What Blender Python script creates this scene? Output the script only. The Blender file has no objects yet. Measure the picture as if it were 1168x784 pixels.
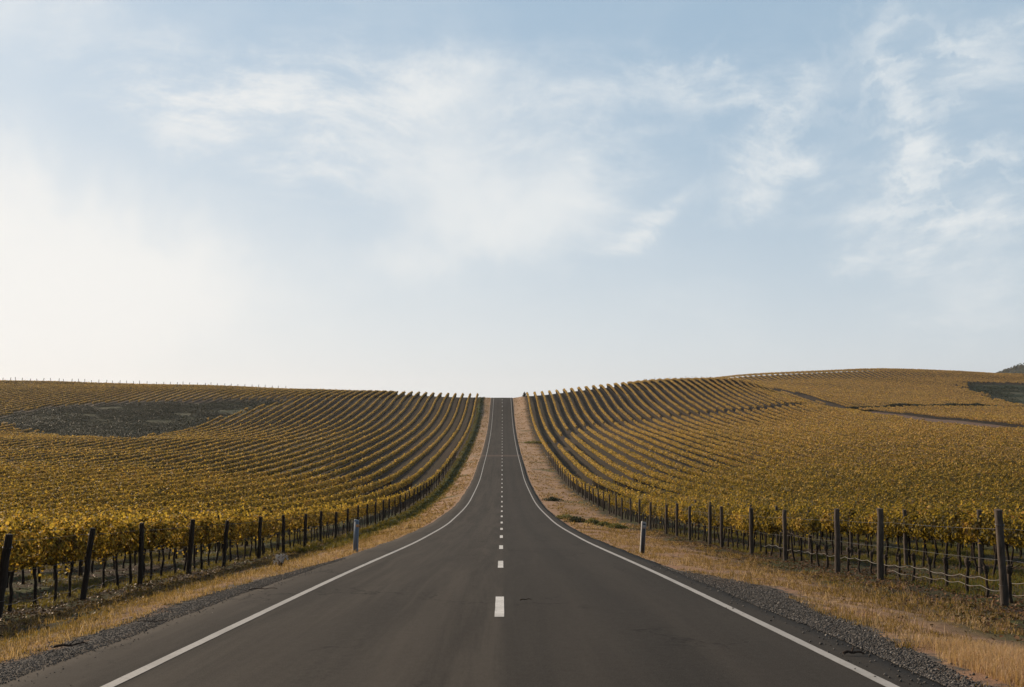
CLOUD_L = (8.3, 8.25, 8.05); CLOUD_R = (7.4, 7.85, 8.05)
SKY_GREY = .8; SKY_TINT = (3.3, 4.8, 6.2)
SUN_E = 5.0; EXPO = 0.12
HAZE = 0.00008
import bpy, math, random
import numpy as np
rng = np.random.default_rng(7)
random.seed(7)
# ------------------------------------------------------------------ terrain
EYE = 1.67                                     # camera height over the road; heights below are relative to the eye

def pchip(xs, ys, xq):
    xs = np.asarray(xs, float); ys = np.asarray(ys, float)
    h = np.diff(xs); dl = np.diff(ys) / h
    m = np.zeros_like(ys)
    for i in range(1, len(xs) - 1):
        if dl[i-1] * dl[i] > 0:
            w1 = 2*h[i] + h[i-1]; w2 = h[i] + 2*h[i-1]
            m[i] = (w1 + w2) / (w1/dl[i-1] + w2/dl[i])
    m[0] = dl[0]; m[-1] = dl[-1]
    xq = np.clip(xq, xs[0], xs[-1])
    k = np.clip(np.searchsorted(xs, xq) - 1, 0, len(h) - 1)
    t = (xq - xs[k]) / h[k]
    return ((2*t**3 - 3*t**2 + 1)*ys[k] + (t**3 - 2*t**2 + t)*h[k]*m[k]
            + (-2*t**3 + 3*t**2)*ys[k+1] + (t**3 - t**2)*h[k]*m[k+1])

RD = [(-60, 2.9), (0, -1.67), (20, -3.2), (46, -5.3), (72, -7.05), (115, -8.85), (156, -9.3), (196, -8.35), (221, -7.75),
      (309, -3.4), (360, 1.6), (403, 8.2), (418, 9.6), (430, 9.3), (470, 4), (560, -12), (900, -30)]
def road(d): return pchip([a for a, b in RD], [b for a, b in RD], d)
def r(d): return float(road(np.array([float(d)]))[0])
TAIL = [(520, -4), (600, -14), (900, -30)]
COLS = {
 -420: [(-60, 0), (0, -2.5), (100, -5.5), (200, -3), (300, 3), (400, 13), (450, 18), (480, 18)] + TAIL,
 -230: [(-60, 1), (0, -3), (100, -6.3), (150, -6), (200, -5), (250, -2.6), (300, .8), (350, 5.6), (400, 11.3), (430, 14.6), (455, 16.7), (480, 16.2)] + TAIL,
 -130: [(-60, 1), (0, -3), (100, -7), (150, -7.2), (200, -5.9), (250, -4.2), (300, -.6), (350, 4.8), (400, 10.8), (430, 13.2), (450, 14.2), (470, 13.8)] + TAIL,
 -90: [(-60, 2), (0, -3), (50, -6.2), (100, -7.6), (150, -7.9), (200, -6.8), (250, -4.8), (300, -1.5), (350, 3.8), (400, 10), (430, 12.1), (445, 12.6), (465, 12.1)] + TAIL,
 -40: [(-60, 2.2), (0, -2.7), (20, -4.1), (50, -6.4), (100, -8.2), (150, -8.9), (200, -7.9), (250, -5.9), (300, -3.0), (350, 1.9), (400, 8.7), (430, 10.8), (450, 10.6)] + TAIL,
 -10: [(-60, 2.2)] + [(d, r(d) - .70) for d in (0, 20, 50, 75, 100, 150)] + [(200, r(200) - .5), (300, r(300) - .1), (350, r(350)), (403, 8.2), (418, 9.7), (430, 9.5)] + TAIL,
 10: [(-60, 2.4)] + [(d, r(d) - .47) for d in (0, 20, 50, 75, 100, 150)] + [(200, r(200) - .4), (300, r(300) - .2), (350, r(350) + .2), (403, 8.9), (418, 10.2), (430, 10)] + TAIL,
 40: [(-60, 2), (0, -2.4), (20, -3.9), (50, -6.2), (100, -8.1), (150, -8.6), (200, -7.2), (250, -5.0), (300, -2.6), (350, 2.4), (400, 11), (420, 13.4), (440, 13.3)] + TAIL,
 70: [(-60, 2), (0, -2.4), (50, -6), (100, -7.7), (150, -7.7), (200, -6.2), (250, -3.8), (300, -.6), (350, 5.6), (400, 13.7), (420, 16.2), (440, 16.1)] + TAIL,
 97: [(-60, 2), (0, -2.4), (100, -7.3), (150, -7), (200, -5.5), (250, -3.3), (300, -.3), (350, 5.3), (400, 13.0), (420, 16.6), (440, 16.2), (470, 13), (520, 7), (560, 8), (620, 12), (700, 0), (900, -20)],
 130: [(-60, 2), (0, -2.4), (100, -6.8), (150, -6.5), (200, -5), (250, -3), (300, -.9), (350, 1.5), (400, 4.3), (430, 8), (460, 11.3), (500, 15.3), (560, 20.3), (610, 25), (650, 24), (760, 0), (900, -20)],
 175: [(-60, 2), (0, -2.4), (100, -6.2), (200, -4.5), (250, -2.8), (300, -.9), (350, 1.3), (400, 5), (450, 9.5), (500, 15), (560, 22), (600, 28.0), (640, 28), (760, 4), (900, -20)],
 226: [(-60, 2), (0, -2), (100, -5.8), (200, -4), (300, -.5), (350, 1.3), (400, 4), (500, 13.8), (560, 22.5), (605, 30), (640, 29.5), (760, 6), (900, -20)],
 314: [(-60, 2), (0, -2), (100, -5.4), (200, -3.5), (300, 0), (400, 3.6), (450, 7.4), (500, 12.6), (560, 20), (605, 27), (640, 27), (760, 6), (900, -20)],
 440: [(-60, 2), (0, -2), (100, -5.4), (200, -3.5), (300, 0), (400, 3.6), (500, 11.6), (600, 24), (640, 24), (760, 6), (900, -20)],
}
_cx = sorted(COLS)
_D = np.arange(-60, 901, 2.0)
_X = np.arange(-420, 441, 2.0)
_colz = np.array([pchip([a for a, b in COLS[c]], [b for a, b in COLS[c]], _D) for c in _cx])   # (ncol, nd)
FIELD = np.array([pchip(_cx, _colz[:, j], _X) for j in range(len(_D))]).T                       # (nx, nd)
# soften the grid so that slopes stay smooth across control columns
for _ in range(6):
    P = np.pad(FIELD, 1, mode='edge')
    FIELD = .5*FIELD + .125*(P[:-2, 1:-1] + P[2:, 1:-1] + P[1:-1, :-2] + P[1:-1, 2:])

def hsh(ix, iy, s):
    v = np.sin(ix*127.1 + iy*311.7 + s*74.7) * 43758.5453
    return v - np.floor(v)
def vnoise(x, y, s=0):
    ix = np.floor(x); iy = np.floor(y); fx = x - ix; fy = y - iy
    fx = fx*fx*(3 - 2*fx); fy = fy*fy*(3 - 2*fy)
    a = hsh(ix, iy, s); b = hsh(ix+1, iy, s); c = hsh(ix, iy+1, s); d = hsh(ix+1, iy+1, s)
    return (a*(1-fx) + b*fx)*(1-fy) + (c*(1-fx) + d*fx)*fy
def fbm(x, y, s=0, n=3):
    t = 0; a = .5
    for i in range(n):
        t = t + a*vnoise(x*2**i, y*2**i, s + i*3.1); a *= .5
    return t / (1 - .5**n)
def sstep(a, b, v):
    t = np.clip((v - a)/(b - a), 0, 1); return t*t*(3 - 2*t)

def asph_edge(side, y):
    w = np.where(np.asarray(side) < 0, 4.75, 4.12)
    return w + .16*(fbm(y*.35, y*0 + side*9, 5) - .5)*2*.6

def gz(x, y, micro=True):
    """ground height in world metres"""
    x = np.asarray(x, float); y = np.asarray(y, float)
    x, y = np.broadcast_arrays(x, y)
    qx = np.clip((x + 420)/2, 0, len(_X) - 1.001); qy = np.clip((y + 60)/2, 0, len(_D) - 1.001)
    i = qx.astype(int); j = qy.astype(int); fx = qx - i; fy = qy - j
    f = (FIELD[i, j]*(1-fx) + FIELD[i+1, j]*fx)*(1-fy) + (FIELD[i, j+1]*(1-fx) + FIELD[i+1, j+1]*fx)*fy
    # hollow on the left hillside
    f = f - 2.2*np.exp(-(((x + 108)/42)**2 + ((y - 292)/45)**2))
    ax = np.abs(x)
    t = sstep(4.4, 9.3, ax)
    z = road(y)*(1 - t) + f*t
    z = z - np.where(x > 0, .15*sstep(3.4, 4.0, ax), .06*sstep(3.9, 4.6, ax))*(1 - t)
    if micro:
        m = sstep(4.7, 6.0, ax)
        z = z + m*(.16*(fbm(x*.55, y*.55, 1) - .5) + .07*(fbm(x*2.3, y*2.3, 2, 2) - .5))
        z = z + sstep(14, 60, ax)*.9*(fbm(x*.03, y*.03, 3, 2) - .5)
    return z + EYE
# ------------------------------------------------------------------ helpers
scene = bpy.context.scene
COL = scene.collection

def link(o, parent=None):
    COL.objects.link(o)
    if parent is not None: o.parent = parent
    return o
def tag(o, label=None, cat=None, group=None, kind=None):
    if label: o['label'] = label
    if cat: o['category'] = cat
    if group: o['group'] = group
    if kind: o['kind'] = kind
    return o
def mesh(name, V, F, mats, t=None, mi=None, smooth=False):
    """V (n,3); F list of int arrays (m,k); t per-vertex float; mi per-face material index"""
    V = np.asarray(V, np.float32)
    if not isinstance(F, (list, tuple)): F = [F]
    F = [np.asarray(f, np.int32) for f in F if len(f)]
    me = bpy.data.meshes.new(name)
    loops = np.concatenate([f.ravel() for f in F])
    tot = np.concatenate([np.full(len(f), f.shape[1], np.int32) for f in F])
    st = np.concatenate([[0], np.cumsum(tot)[:-1]]).astype(np.int32)
    me.vertices.add(len(V)); me.vertices.foreach_set('co', V.ravel())
    me.loops.add(len(loops)); me.loops.foreach_set('vertex_index', loops)
    me.polygons.add(len(tot)); me.polygons.foreach_set('loop_start', st); me.polygons.foreach_set('loop_total', tot)
    if mi is not None: me.polygons.foreach_set('material_index', np.asarray(mi, np.int32))
    if smooth: me.polygons.foreach_set('use_smooth', np.ones(len(tot), bool))
    if t is not None:
        a = me.attributes.new('tint', 'FLOAT', 'POINT'); a.data.foreach_set('value', np.asarray(t, np.float32))
    for m in (mats if isinstance(mats, (list, tuple)) else [mats]): me.materials.append(m)
    me.update(calc_edges=True)
    return me
def obj(name, me, parent=None, loc=None):
    o = bpy.data.objects.new(name, me)
    if loc is not None: o.location = loc
    return link(o, parent)
def empty(name, loc, rz=0):
    o = bpy.data.objects.new(name, None); o.empty_display_size = .1
    o.location = loc; o.rotation_euler = (0, 0, rz)
    return link(o)
class MB:
    def __init__(s): s.V = []; s.F3 = []; s.F4 = []; s.n = 0; s.T = []
    def add(s, V, F, t=0.5):
        V = np.asarray(V, float); F = np.asarray(F, int)
        (s.F4 if F.shape[1] == 4 else s.F3).append(F + s.n)
        s.V.append(V); s.T.append(np.full(len(V), t) if np.isscalar(t) else t); s.n += len(V)
    def tube(s, P, R, k=6, cap=True, t=0.5, jit=0):
        P = np.asarray(P, float); n = len(P); R = np.broadcast_to(np.asarray(R, float), (n,))
        T = np.gradient(P, axis=0); T /= np.linalg.norm(T, axis=1)[:, None] + 1e-9
        ref = np.array([1, 0, 0]) if abs(T[0, 0]) < .8 else np.array([0, 0, 1.])
        A = np.cross(T, ref); A /= np.linalg.norm(A, axis=1)[:, None] + 1e-9
        B = np.cross(T, A)
        th = np.linspace(0, 2*np.pi, k, endpoint=False)
        rr = R[:, None]*(1 + jit*(rng.random((n, k)) - .5)) if jit else np.repeat(R[:, None], k, 1)
        V = P[:, None, :] + rr[..., None]*(np.cos(th)[None, :, None]*A[:, None, :] + np.sin(th)[None, :, None]*B[:, None, :])
        V = V.reshape(-1, 3)
        i = np.arange(n-1)[:, None]*k; j = np.arange(k)[None, :]; j2 = (j+1) % k
        F = np.stack([i+j, i+j2, i+k+j2, i+k+j], -1).reshape(-1, 4)
        s.add(V, F, t)
        if cap:
            c = np.vstack([V[-k:], P[-1:] + T[-1:]*R[-1]*.3]); s.add(c, [[a, (a+1) % k, k] for a in range(k)], t)
            c = np.vstack([V[:k], P[:1]]); s.add(c, [[(a+1) % k, a, k] for a in range(k)], t)
    def box(s, lo, hi, t=0.5):
        x0, y0, z0 = lo; x1, y1, z1 = hi
        V = [(x0,y0,z0),(x1,y0,z0),(x1,y1,z0),(x0,y1,z0),(x0,y0,z1),(x1,y0,z1),(x1,y1,z1),(x0,y1,z1)]
        s.add(V, [(0,3,2,1),(4,5,6,7),(0,1,5,4),(1,2,6,5),(2,3,7,6),(3,0,4,7)], t)
    def build(s, name, mat, smooth=False):
        F = []
        if s.F4: F.append(np.vstack(s.F4))
        if s.F3: F.append(np.vstack(s.F3))
        return mesh(name, np.vstack(s.V), F, mat, np.concatenate(s.T), smooth=smooth)

def rand_unit(n):
    v = rng.normal(size=(n, 3)); return v/np.linalg.norm(v, axis=1)[:, None]
def leaves(P, S, N=None, t=None, lobed=False, flat=.0):
    """leaf faces at P, size S, facing N; returns V, F, t"""
    n = len(P)
    if N is None: N = rand_unit(n)
    N = N/np.linalg.norm(N, axis=1)[:, None]
    D = rand_unit(n); D[:, 2] -= .5
    U = D - N*np.sum(D*N, 1)[:, None]; U /= np.linalg.norm(U, axis=1)[:, None] + 1e-9
    W = np.cross(N, U)
    S = np.broadcast_to(S, (n,))[:, None]
    if t is None: t = rng.random(n)
    if lobed:
        sh = [(0, -.45, 0), (-.52, -.3, .12), (-.42, .25, .14), (0, .62, -.1), (.42, .25, .14), (.52, -.3, .12)]
        V = np.stack([P + S*(a*W + b*U + c*N) for a, b, c in sh], 1).reshape(-1, 3)
        i = np.arange(n)[:, None]*6
        F = np.concatenate([i + [[0, 3, 2, 1]], i + [[0, 5, 4, 3]]])
        return V, F, np.repeat(t, 6)
    sh = [(0, -.55, 0), (.5, -.05, .1), (0, .6, 0), (-.5, -.05, .1)]
    V = np.stack([P + S*(a*W + b*U + c*N) for a, b, c in sh], 1).reshape(-1, 3)
    i = np.arange(n)[:, None]*4
    return V, i + [[0, 1, 2, 3]], np.repeat(t, 4)

# ------------------------------------------------------------------ node helpers
class NT:
    def __init__(s, tree): s.t = tree; s.l = tree.links
    def n(s, ty, **kw):
        x = s.t.nodes.new(ty)
        for k, v in kw.items():
            if hasattr(x, k): setattr(x, k, v)
        return x
    def set(s, sock, v):
        if v is None: return
        if hasattr(v, 'is_output') or hasattr(v, 'links'): s.l.new(v, sock)
        else: sock.default_value = v
    def m(s, op, a, b=None, c=None, clamp=False):
        x = s.n('ShaderNodeMath', operation=op); x.use_clamp = clamp
        for i, v in enumerate((a, b, c)): s.set(x.inputs[i], v) if v is not None else None
        return x.outputs[0]
    def mix(s, f, a, b, blend='MIX'):
        x = s.n('ShaderNodeMix', data_type='RGBA', blend_type=blend)
        s.set(x.inputs[0], f)
        for i, v in ((6, a), (7, b)):
            if isinstance(v, tuple) and len(v) == 3: v = v + (1,)
            s.set(x.inputs[i], v)
        return x.outputs[2]
    def noise(s, vec, scale, detail=3, rough=.5, dist=0, out=0):
        x = s.n('ShaderNodeTexNoise'); s.set(x.inputs['Vector'], vec)
        x.inputs['Scale'].default_value = scale; x.inputs['Detail'].default_value = detail
        x.inputs['Roughness'].default_value = rough; x.inputs['Distortion'].default_value = dist
        return x.outputs[out]
    def mr(s, v, a, b, c=0, d=1, smooth=False):
        x = s.n('ShaderNodeMapRange'); x.interpolation_type = 'SMOOTHSTEP' if smooth else 'LINEAR'; x.clamp = True
        s.set(x.inputs[0], v)
        for i, q in enumerate((a, b, c, d)): s.set(x.inputs[i+1], q)
        return x.outputs[0]
    def mapv(s, vec, loc=(0,0,0), rot=(0,0,0), sc=(1,1,1), ty='POINT'):
        x = s.n('ShaderNodeMapping', vector_type=ty); s.set(x.inputs[0], vec)
        x.inputs[1].default_value = loc; x.inputs[2].default_value = rot; x.inputs[3].default_value = sc
        return x.outputs[0]
    def ramp(s, f, stops):
        x = s.n('ShaderNodeValToRGB'); e = x.color_ramp.elements
        while len(e) < len(stops): e.new(.5)
        for k, (p, c) in enumerate(stops): e[k].position = p; e[k].color = tuple(c) + (1,)
        s.set(x.inputs[0], f); return x.outputs[0]
def material(name, rough=.8, spec=.3):
    m = bpy.data.materials.new(name); m.use_nodes = True
    t = NT(m.node_tree); b = m.node_tree.nodes['Principled BSDF']
    b.inputs['Roughness'].default_value = rough
    b.inputs['Specular IOR Level'].default_value = spec
    return m, t, b
def geo(t): return t.n('ShaderNodeNewGeometry').outputs['Position']
def attr(t, n='tint'):
    x = t.n('ShaderNodeAttribute'); x.attribute_name = n; return x.outputs['Fac']
def bump(t, b, h, strength=.3, dist=.02):
    x = t.n('ShaderNodeBump'); x.inputs['Strength'].default_value = strength; x.inputs['Distance'].default_value = dist
    t.set(x.inputs['Height'], h); t.l.new(x.outputs[0], b.inputs['Normal'])

# ------------------------------------------------------------------ materials
def leaf_mat(name, stops, trans=.38, var=.25):
    m, t, b = material(name, .55, .25)
    f = attr(t); p = geo(t)
    nz = t.noise(p, .06, 2)
    f2 = t.m('ADD', f, t.m('MULTIPLY', t.m('SUBTRACT', nz, .5), var*2), clamp=True)
    c = t.ramp(f2, stops)
    t.set(b.inputs['Base Color'], c)
    tr = t.n('ShaderNodeBsdfTranslucent'); t.set(tr.inputs[0], t.mix(.4, c, (.80, .54, .05), 'MIX'))
    b.inputs['Specular IOR Level'].default_value = .12; mx = t.n('ShaderNodeMixShader'); mx.inputs[0].default_value = trans
    out = m.node_tree.nodes['Material Output']
    t.l.new(b.outputs[0], mx.inputs[1]); t.l.new(tr.outputs[0], mx.inputs[2]); t.l.new(mx.outputs[0], out.inputs[0])
    return m
M = {}
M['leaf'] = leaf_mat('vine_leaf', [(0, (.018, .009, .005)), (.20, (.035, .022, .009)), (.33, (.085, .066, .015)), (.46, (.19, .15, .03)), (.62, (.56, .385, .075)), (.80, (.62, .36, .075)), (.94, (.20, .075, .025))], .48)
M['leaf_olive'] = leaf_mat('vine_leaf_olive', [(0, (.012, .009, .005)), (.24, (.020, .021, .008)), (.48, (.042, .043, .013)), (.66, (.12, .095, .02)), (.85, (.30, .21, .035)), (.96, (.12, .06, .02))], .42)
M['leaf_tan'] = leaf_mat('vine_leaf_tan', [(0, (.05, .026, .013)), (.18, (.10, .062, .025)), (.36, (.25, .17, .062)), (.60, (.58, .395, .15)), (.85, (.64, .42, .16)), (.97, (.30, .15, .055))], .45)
M['leaf_far'] = leaf_mat('vine_leaf_distant', [(0, (.03, .018, .008)), (.5, (.09, .055, .018)), (1, (.22, .13, .04))], .2, .1)
M['scrub'] = leaf_mat('scrub_leaf', [(0, (.018, .028, .014)), (.5, (.030, .044, .020)), (1, (.060, .070, .034))], .02, .15)
M['weed'] = leaf_mat('weed_leaf', [(0, (.03, .05, .02)), (.5, (.08, .12, .045)), (1, (.16, .18, .09))], .2, .1)
M['dry'] = leaf_mat('dry_grass_blade', [(0, (.06, .036, .023)), (.25, (.15, .088, .052)), (.6, (.40, .25, .16)), (1, (.60, .44, .30))], .35, .35)
M['green'] = leaf_mat('green_grass_blade', [(0, (.018, .030, .008)), (.5, (.045, .070, .016)), (1, (.10, .115, .03))], .3, .2)
M['litter'] = leaf_mat('fallen_leaf', [(0, (.035, .018, .010)), (.5, (.10, .05, .025)), (.9, (.15, .075, .035)), (1, (.22, .14, .08))], .05, .1)
M['wood_tree'] = leaf_mat('far_tree_leaf', [(0, (.012, .02, .012)), (.6, (.03, .045, .022)), (1, (.05, .065, .03))], .1, .1)

def wood_mat(name, c0, c1, rough=.85):
    m, t, b = material(name, rough, .2)
    tc = t.n('ShaderNodeTexCoord').outputs['Object']
    oi = t.n('ShaderNodeObjectInfo').outputs['Random']
    v = t.mapv(tc, sc=(14, 14, 1.6))
    ad = t.n('ShaderNodeVectorMath', operation='ADD'); t.set(ad.inputs[0], v)
    cx = t.n('ShaderNodeCombineXYZ'); t.set(cx.inputs[0], t.m('MULTIPLY', oi, 37)); t.l.new(cx.outputs[0], ad.inputs[1])
    n = t.noise(ad.outputs[0], 3, 5, .65)
    n2 = t.noise(ad.outputs[0], .5, 2)
    f = t.mr(n, .3, .72)
    c = t.mix(f, c0, c1)
    c = t.mix(t.mr(n2, .35, .75, 0, .5), c, tuple(x*.55 for x in c0))
    t.set(b.inputs['Base Color'], c); bump(t, b, n, .6, .01)
    return m
M['post_backlit'] = wood_mat('backlit_post_wood', (.022, .016, .012), (.06, .045, .036))  # left posts: their backlit shade is put into the wood colour
M['post_grey'] = wood_mat('weathered_grey_post_wood', (.045, .035, .029), (.155, .125, .105))
M['bark'] = wood_mat('vine_bark', (.014, .010, .008), (.055, .040, .031))
M['bark_light'] = wood_mat('pruned_vine_bark', (.022, .016, .012), (.085, .062, .048))
M['twig'] = wood_mat('twig_wood', (.03, .02, .015), (.09, .06, .045))

def plain(name, c, rough=.6, metal=0, var=.25, scale=20):
    m, t, b = material(name, rough, .4)
    tc = t.n('ShaderNodeTexCoord').outputs['Object']
    n = t.noise(tc, scale, 4, .6)
    t.set(b.inputs['Base Color'], t.mix(t.mr(n, .3, .75, 0, var*2), c, tuple(x*.45 for x in c)))
    b.inputs['Metallic'].default_value = metal
    return m
M['wire'] = plain('galvanised_wire', (.16, .15, .14), .45, .5)
M['hose'] = plain('pale_drip_hose', (.19, .17, .15), .5)
M['hose_tan'] = plain('dusty_drip_hose', (.20, .16, .12), .6)
M['marker_blue'] = plain('blue_grey_marker_plastic', (.17, .22, .29), .5, 0, .15)
M['marker_grey'] = plain('weathered_marker_plastic', (.40, .39, .38), .55, 0, .3, 8)
M['marker_shaded'] = plain('shaded_marker_face', (.06, .065, .085), .5)  # shade on the right marker's front, painted as a darker face colour
M['amber'] = plain('amber_reflector', (.75, .36, .10), .25, 0, .05)
M['rubble'] = plain('grey_stone', (.30, .28, .26), .9)
M['fluff'] = plain('bleached_seed_head', (.62, .60, .58), .9, 0, .4, 60)

# stones: grey, per-stone tint
m, t, b = material('gravel_stone', .9, .2)
t.set(b.inputs['Base Color'], t.ramp(attr(t), [(0, (.03, .028, .027)), (.5, (.10, .093, .088)), (.85, (.19, .175, .165)), (1, (.36, .33, .30))]))
M['gravel'] = m

# asphalt
m, t, b = material('worn_asphalt', .9, .08)
p = geo(t)
sx = t.n('ShaderNodeSeparateXYZ'); t.l.new(p, sx.inputs[0])
X, Y = sx.outputs[0], sx.outputs[1]
fine = t.noise(p, 95, 3, .7); med = t.noise(p, 9, 4, .6); big = t.noise(t.mapv(p, sc=(1, .12, 1)), .55, 4, .6, .4)
strk = t.noise(t.mapv(p, sc=(2.2, .035, 1)), 1.1, 5, .65, .5)
c = t.mix(t.mr(big, .32, .72), (.023, .0205, .0185), (.042, .0375, .033))
c = t.mix(t.mr(strk, .42, .66, 0, .75), c, (.062, .054, .046))
# old patched lane: darker mix right of the centre seam
seam = t.mr(t.m('ADD', X, t.m('MULTIPLY', t.m('SUBTRACT', t.noise(p, .7, 3), .5), .10)), -.05, .06)
c = t.mix(t.m('MULTIPLY', seam, .6), c, (.022, .0205, .019))
# wheel tracks polished slightly paler
for x0 in (-2.5, -.95, .95, 2.45):
    w = t.m('POWER', 2.718, t.m('MULTIPLY', t.m('POWER', t.m('MULTIPLY', t.m('SUBTRACT', X, x0), 2.6), 2), -1))
    c = t.mix(t.m('MULTIPLY', w, .16), c, (.062, .052, .044))
# oil drip line in the middle of each lane
for x0 in (-1.75, 1.7):
    w = t.m('POWER', 2.718, t.m('MULTIPLY', t.m('POWER', t.m('MULTIPLY', t.m('SUBTRACT', X, x0), 3.2), 2), -1))
    c = t.mix(t.m('MULTIPLY', w, t.mr(med, .3, .7, .1, .4)), c, (.018, .017, .017))
c = t.mix(t.mr(fine, .45, .72, 0, .55), c, (.10, .09, .08))
c = t.mix(t.mr(fine, .30, .46, .6, 0), c, (.010, .010, .010))
# dusty outer shoulder and crossing band
ax = t.m('ABSOLUTE', X)
du = t.m('MULTIPLY', t.mr(t.m('ADD', ax, t.m('MULTIPLY', med, .7)), 3.9, 5.3), .35)
c = t.mix(du, c, (.085, .072, .062))
band = t.m('POWER', 2.718, t.m('MULTIPLY', t.m('POWER', t.m('DIVIDE', t.m('SUBTRACT', Y, 221.5), 2.2), 2), -1))
c = t.mix(t.m('MULTIPLY', band, .6), c, (.14, .095, .08))
# cracks
vo = t.n('ShaderNodeTexVoronoi', feature='DISTANCE_TO_EDGE'); vo.inputs['Scale'].default_value = 1.3; t.set(vo.inputs['Vector'], t.mapv(t.n('ShaderNodeVectorMath', operation='ADD').outputs[0], sc=(1, 1, 1)))
va = vo.inputs['Vector'].links[0].from_node.inputs[0].links[0].from_node
t.l.new(t.mapv(p, sc=(.35, .16, .3)), va.inputs[0]); nv = t.n('ShaderNodeVectorMath', operation='SCALE'); t.set(nv.inputs[0], t.noise(p, .9, 4, .6, 0, 1)); nv.inputs[3].default_value = .55
t.l.new(nv.outputs[0], va.inputs[1])
ck = t.m('MULTIPLY', t.mr(vo.outputs['Distance'], .004, .013, 1, 0), t.mr(t.noise(p, .22, 2), .50, .58))
c = t.mix(t.m('MULTIPLY', ck, .75), c, (.014, .013, .012))
t.set(b.inputs['Base Color'], c)
t.set(b.inputs['Roughness'], t.mr(med, .3, .7, .85, .95))
bump(t, b, fine, .35, .004)
M['asphalt'] = m

# road paint
def paint(name, c):
    m, t, b = material(name, .6, .35)
    p = geo(t)
    n = t.noise(p, 26, 5, .7); n2 = t.noise(p, 1.3, 3)
    w = t.m('MAXIMUM', t.mr(n, .53, .66, 0, .75), t.mr(n2, .42, .75, 0, .5))
    t.set(b.inputs['Base Color'], t.mix(w, c, (.16, .145, .13)))
    return m
M['paint'] = paint('worn_white_road_paint', (.36, .345, .33))
M['paint2'] = paint('bright_white_road_paint', (.60, .59, .58))

# dirt track
def dirt(name, a, b_, sc=.8):
    m, t, b = material(name, .95, .1)
    p = geo(t)
    n = t.noise(p, sc, 5, .65); n2 = t.noise(p, sc*8, 3, .6)
    c = t.mix(t.mr(n, .35, .65), a, b_)
    c = t.mix(t.mr(n2, .5, .8, 0, .5), c, tuple(x*.5 for x in a))
    t.set(b.inputs['Base Color'], c); bump(t, b, n2, .5, .05)
    return m
M['track'] = dirt('dry_farm_track', (.035, .028, .022), (.075, .056, .042))
M['pink'] = dirt('pinkish_bare_dirt', (.13, .085, .062), (.18, .12, .09))
M['hillfar'] = dirt('far_hillside', (.02, .026, .018), (.04, .042, .026), .02)

# ground
m, t, b = material('vineyard_ground', .95, .1)
p = geo(t); sx = t.n('ShaderNodeSeparateXYZ'); t.l.new(p, sx.inputs[0]); X, Y = sx.outputs[0], sx.outputs[1]
ax = t.m('ABSOLUTE', X)
n1 = t.noise(p, .5, 4, .6); n2 = t.noise(p, 4, 4, .65); n3 = t.noise(p, 38, 4, .7); nb = t.noise(p, .045, 3)
soil = t.mix(t.mr(n2, .3, .7), (.034, .024, .019), (.066, .046, .034))
soil = t.mix(t.mr(n3, .45, .75, 0, .4), soil, (.11, .078, .055))
grn = t.mix(n2, (.035, .045, .018), (.085, .095, .035))
inner = t.mix(t.m('MULTIPLY', t.mr(t.m('ADD', n1, t.m('MULTIPLY', nb, .5)), .62, .86), t.m('MULTIPLY', t.mr(Y, 70, 170, 1, .25), t.mr(X, 0, 40, 1, .6))), soil, grn)
strawc = t.mix(t.mr(n2, .3, .7), (.17, .108, .068), (.40, .265, .165))
strawc = t.mix(t.mr(n1, .42, .66, 0, .6), strawc, (.32, .175, .12))
strawc = t.mix(t.mr(n3, .5, .8, 0, .65), strawc, (.08, .052, .036))
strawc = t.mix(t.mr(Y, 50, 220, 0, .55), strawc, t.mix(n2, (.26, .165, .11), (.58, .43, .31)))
wob = t.m('MULTIPLY', t.m('SUBTRACT', n1, .5), 3.2)
fv = t.mr(t.m('ADD', ax, wob), t.m('ADD', t.mr(Y, 12, 60, 6.2, 8.2), t.mr(X, -4, -3, -.7, 0)), t.m('ADD', t.mr(Y, 12, 60, 8.2, 9.6), t.mr(X, -4, -3, -.8, 0)), 1, 0)
# green strip on the left verge farther along, near the vines
gl = t.m('MULTIPLY', t.m('MULTIPLY', t.mr(t.m('ADD', X, t.m('MULTIPLY', wob, .3)), -8.1, -7.4, 1, 0), t.mr(X, -10, -9.2, 0, 1)), t.m('MULTIPLY', t.mr(Y, 50, 70), t.mr(Y, 420, 440, 1, 0)))
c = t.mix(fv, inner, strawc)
c = t.mix(t.m('MULTIPLY', gl, t.mr(n1, .3, .6, .5, 1)), c, (.055, .085, .025))
gr2 = t.m('MULTIPLY', t.m('MULTIPLY', t.mr(ax, 5, 6), t.mr(ax, 9, 10, 1, 0)), t.m('MULTIPLY', t.mr(t.noise(p, .16, 3), .56, .66), t.mr(Y, 55, 75)))
c = t.mix(t.m('MULTIPLY', gr2, .75), c, (.085, .10, .045))
# gravel shoulder
wg = t.m('MULTIPLY', t.m('SUBTRACT', t.m('ADD', n1, t.m('MULTIPLY', t.m('SUBTRACT', n2, .5), .7)), .5), 1.9)
gR = t.m('MULTIPLY', t.mr(t.m('ADD', X, wg), t.mr(Y, 9, 21, 4.55, 5.75), t.mr(Y, 9, 21, 4.75, 5.95), 1, 0), t.m('MULTIPLY', t.mr(X, 0, 1), t.mr(Y, 20, 27, 1, 0)))
gL = t.m('MULTIPLY', t.mr(t.m('ADD', X, wg), -5.75, -5.45, 0, 1), t.m('MULTIPLY', t.mr(X, -1, 0, 1, 0), t.mr(Y, 22, 30, 1, 0)))
grav = t.ramp(t.noise(p, 30, 2, .5), [(.3, (.04, .037, .035)), (.5, (.09, .083, .078)), (.7, (.16, .15, .14))])
c = t.mix(t.m('MAXIMUM', gR, gL), c, grav)
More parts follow.
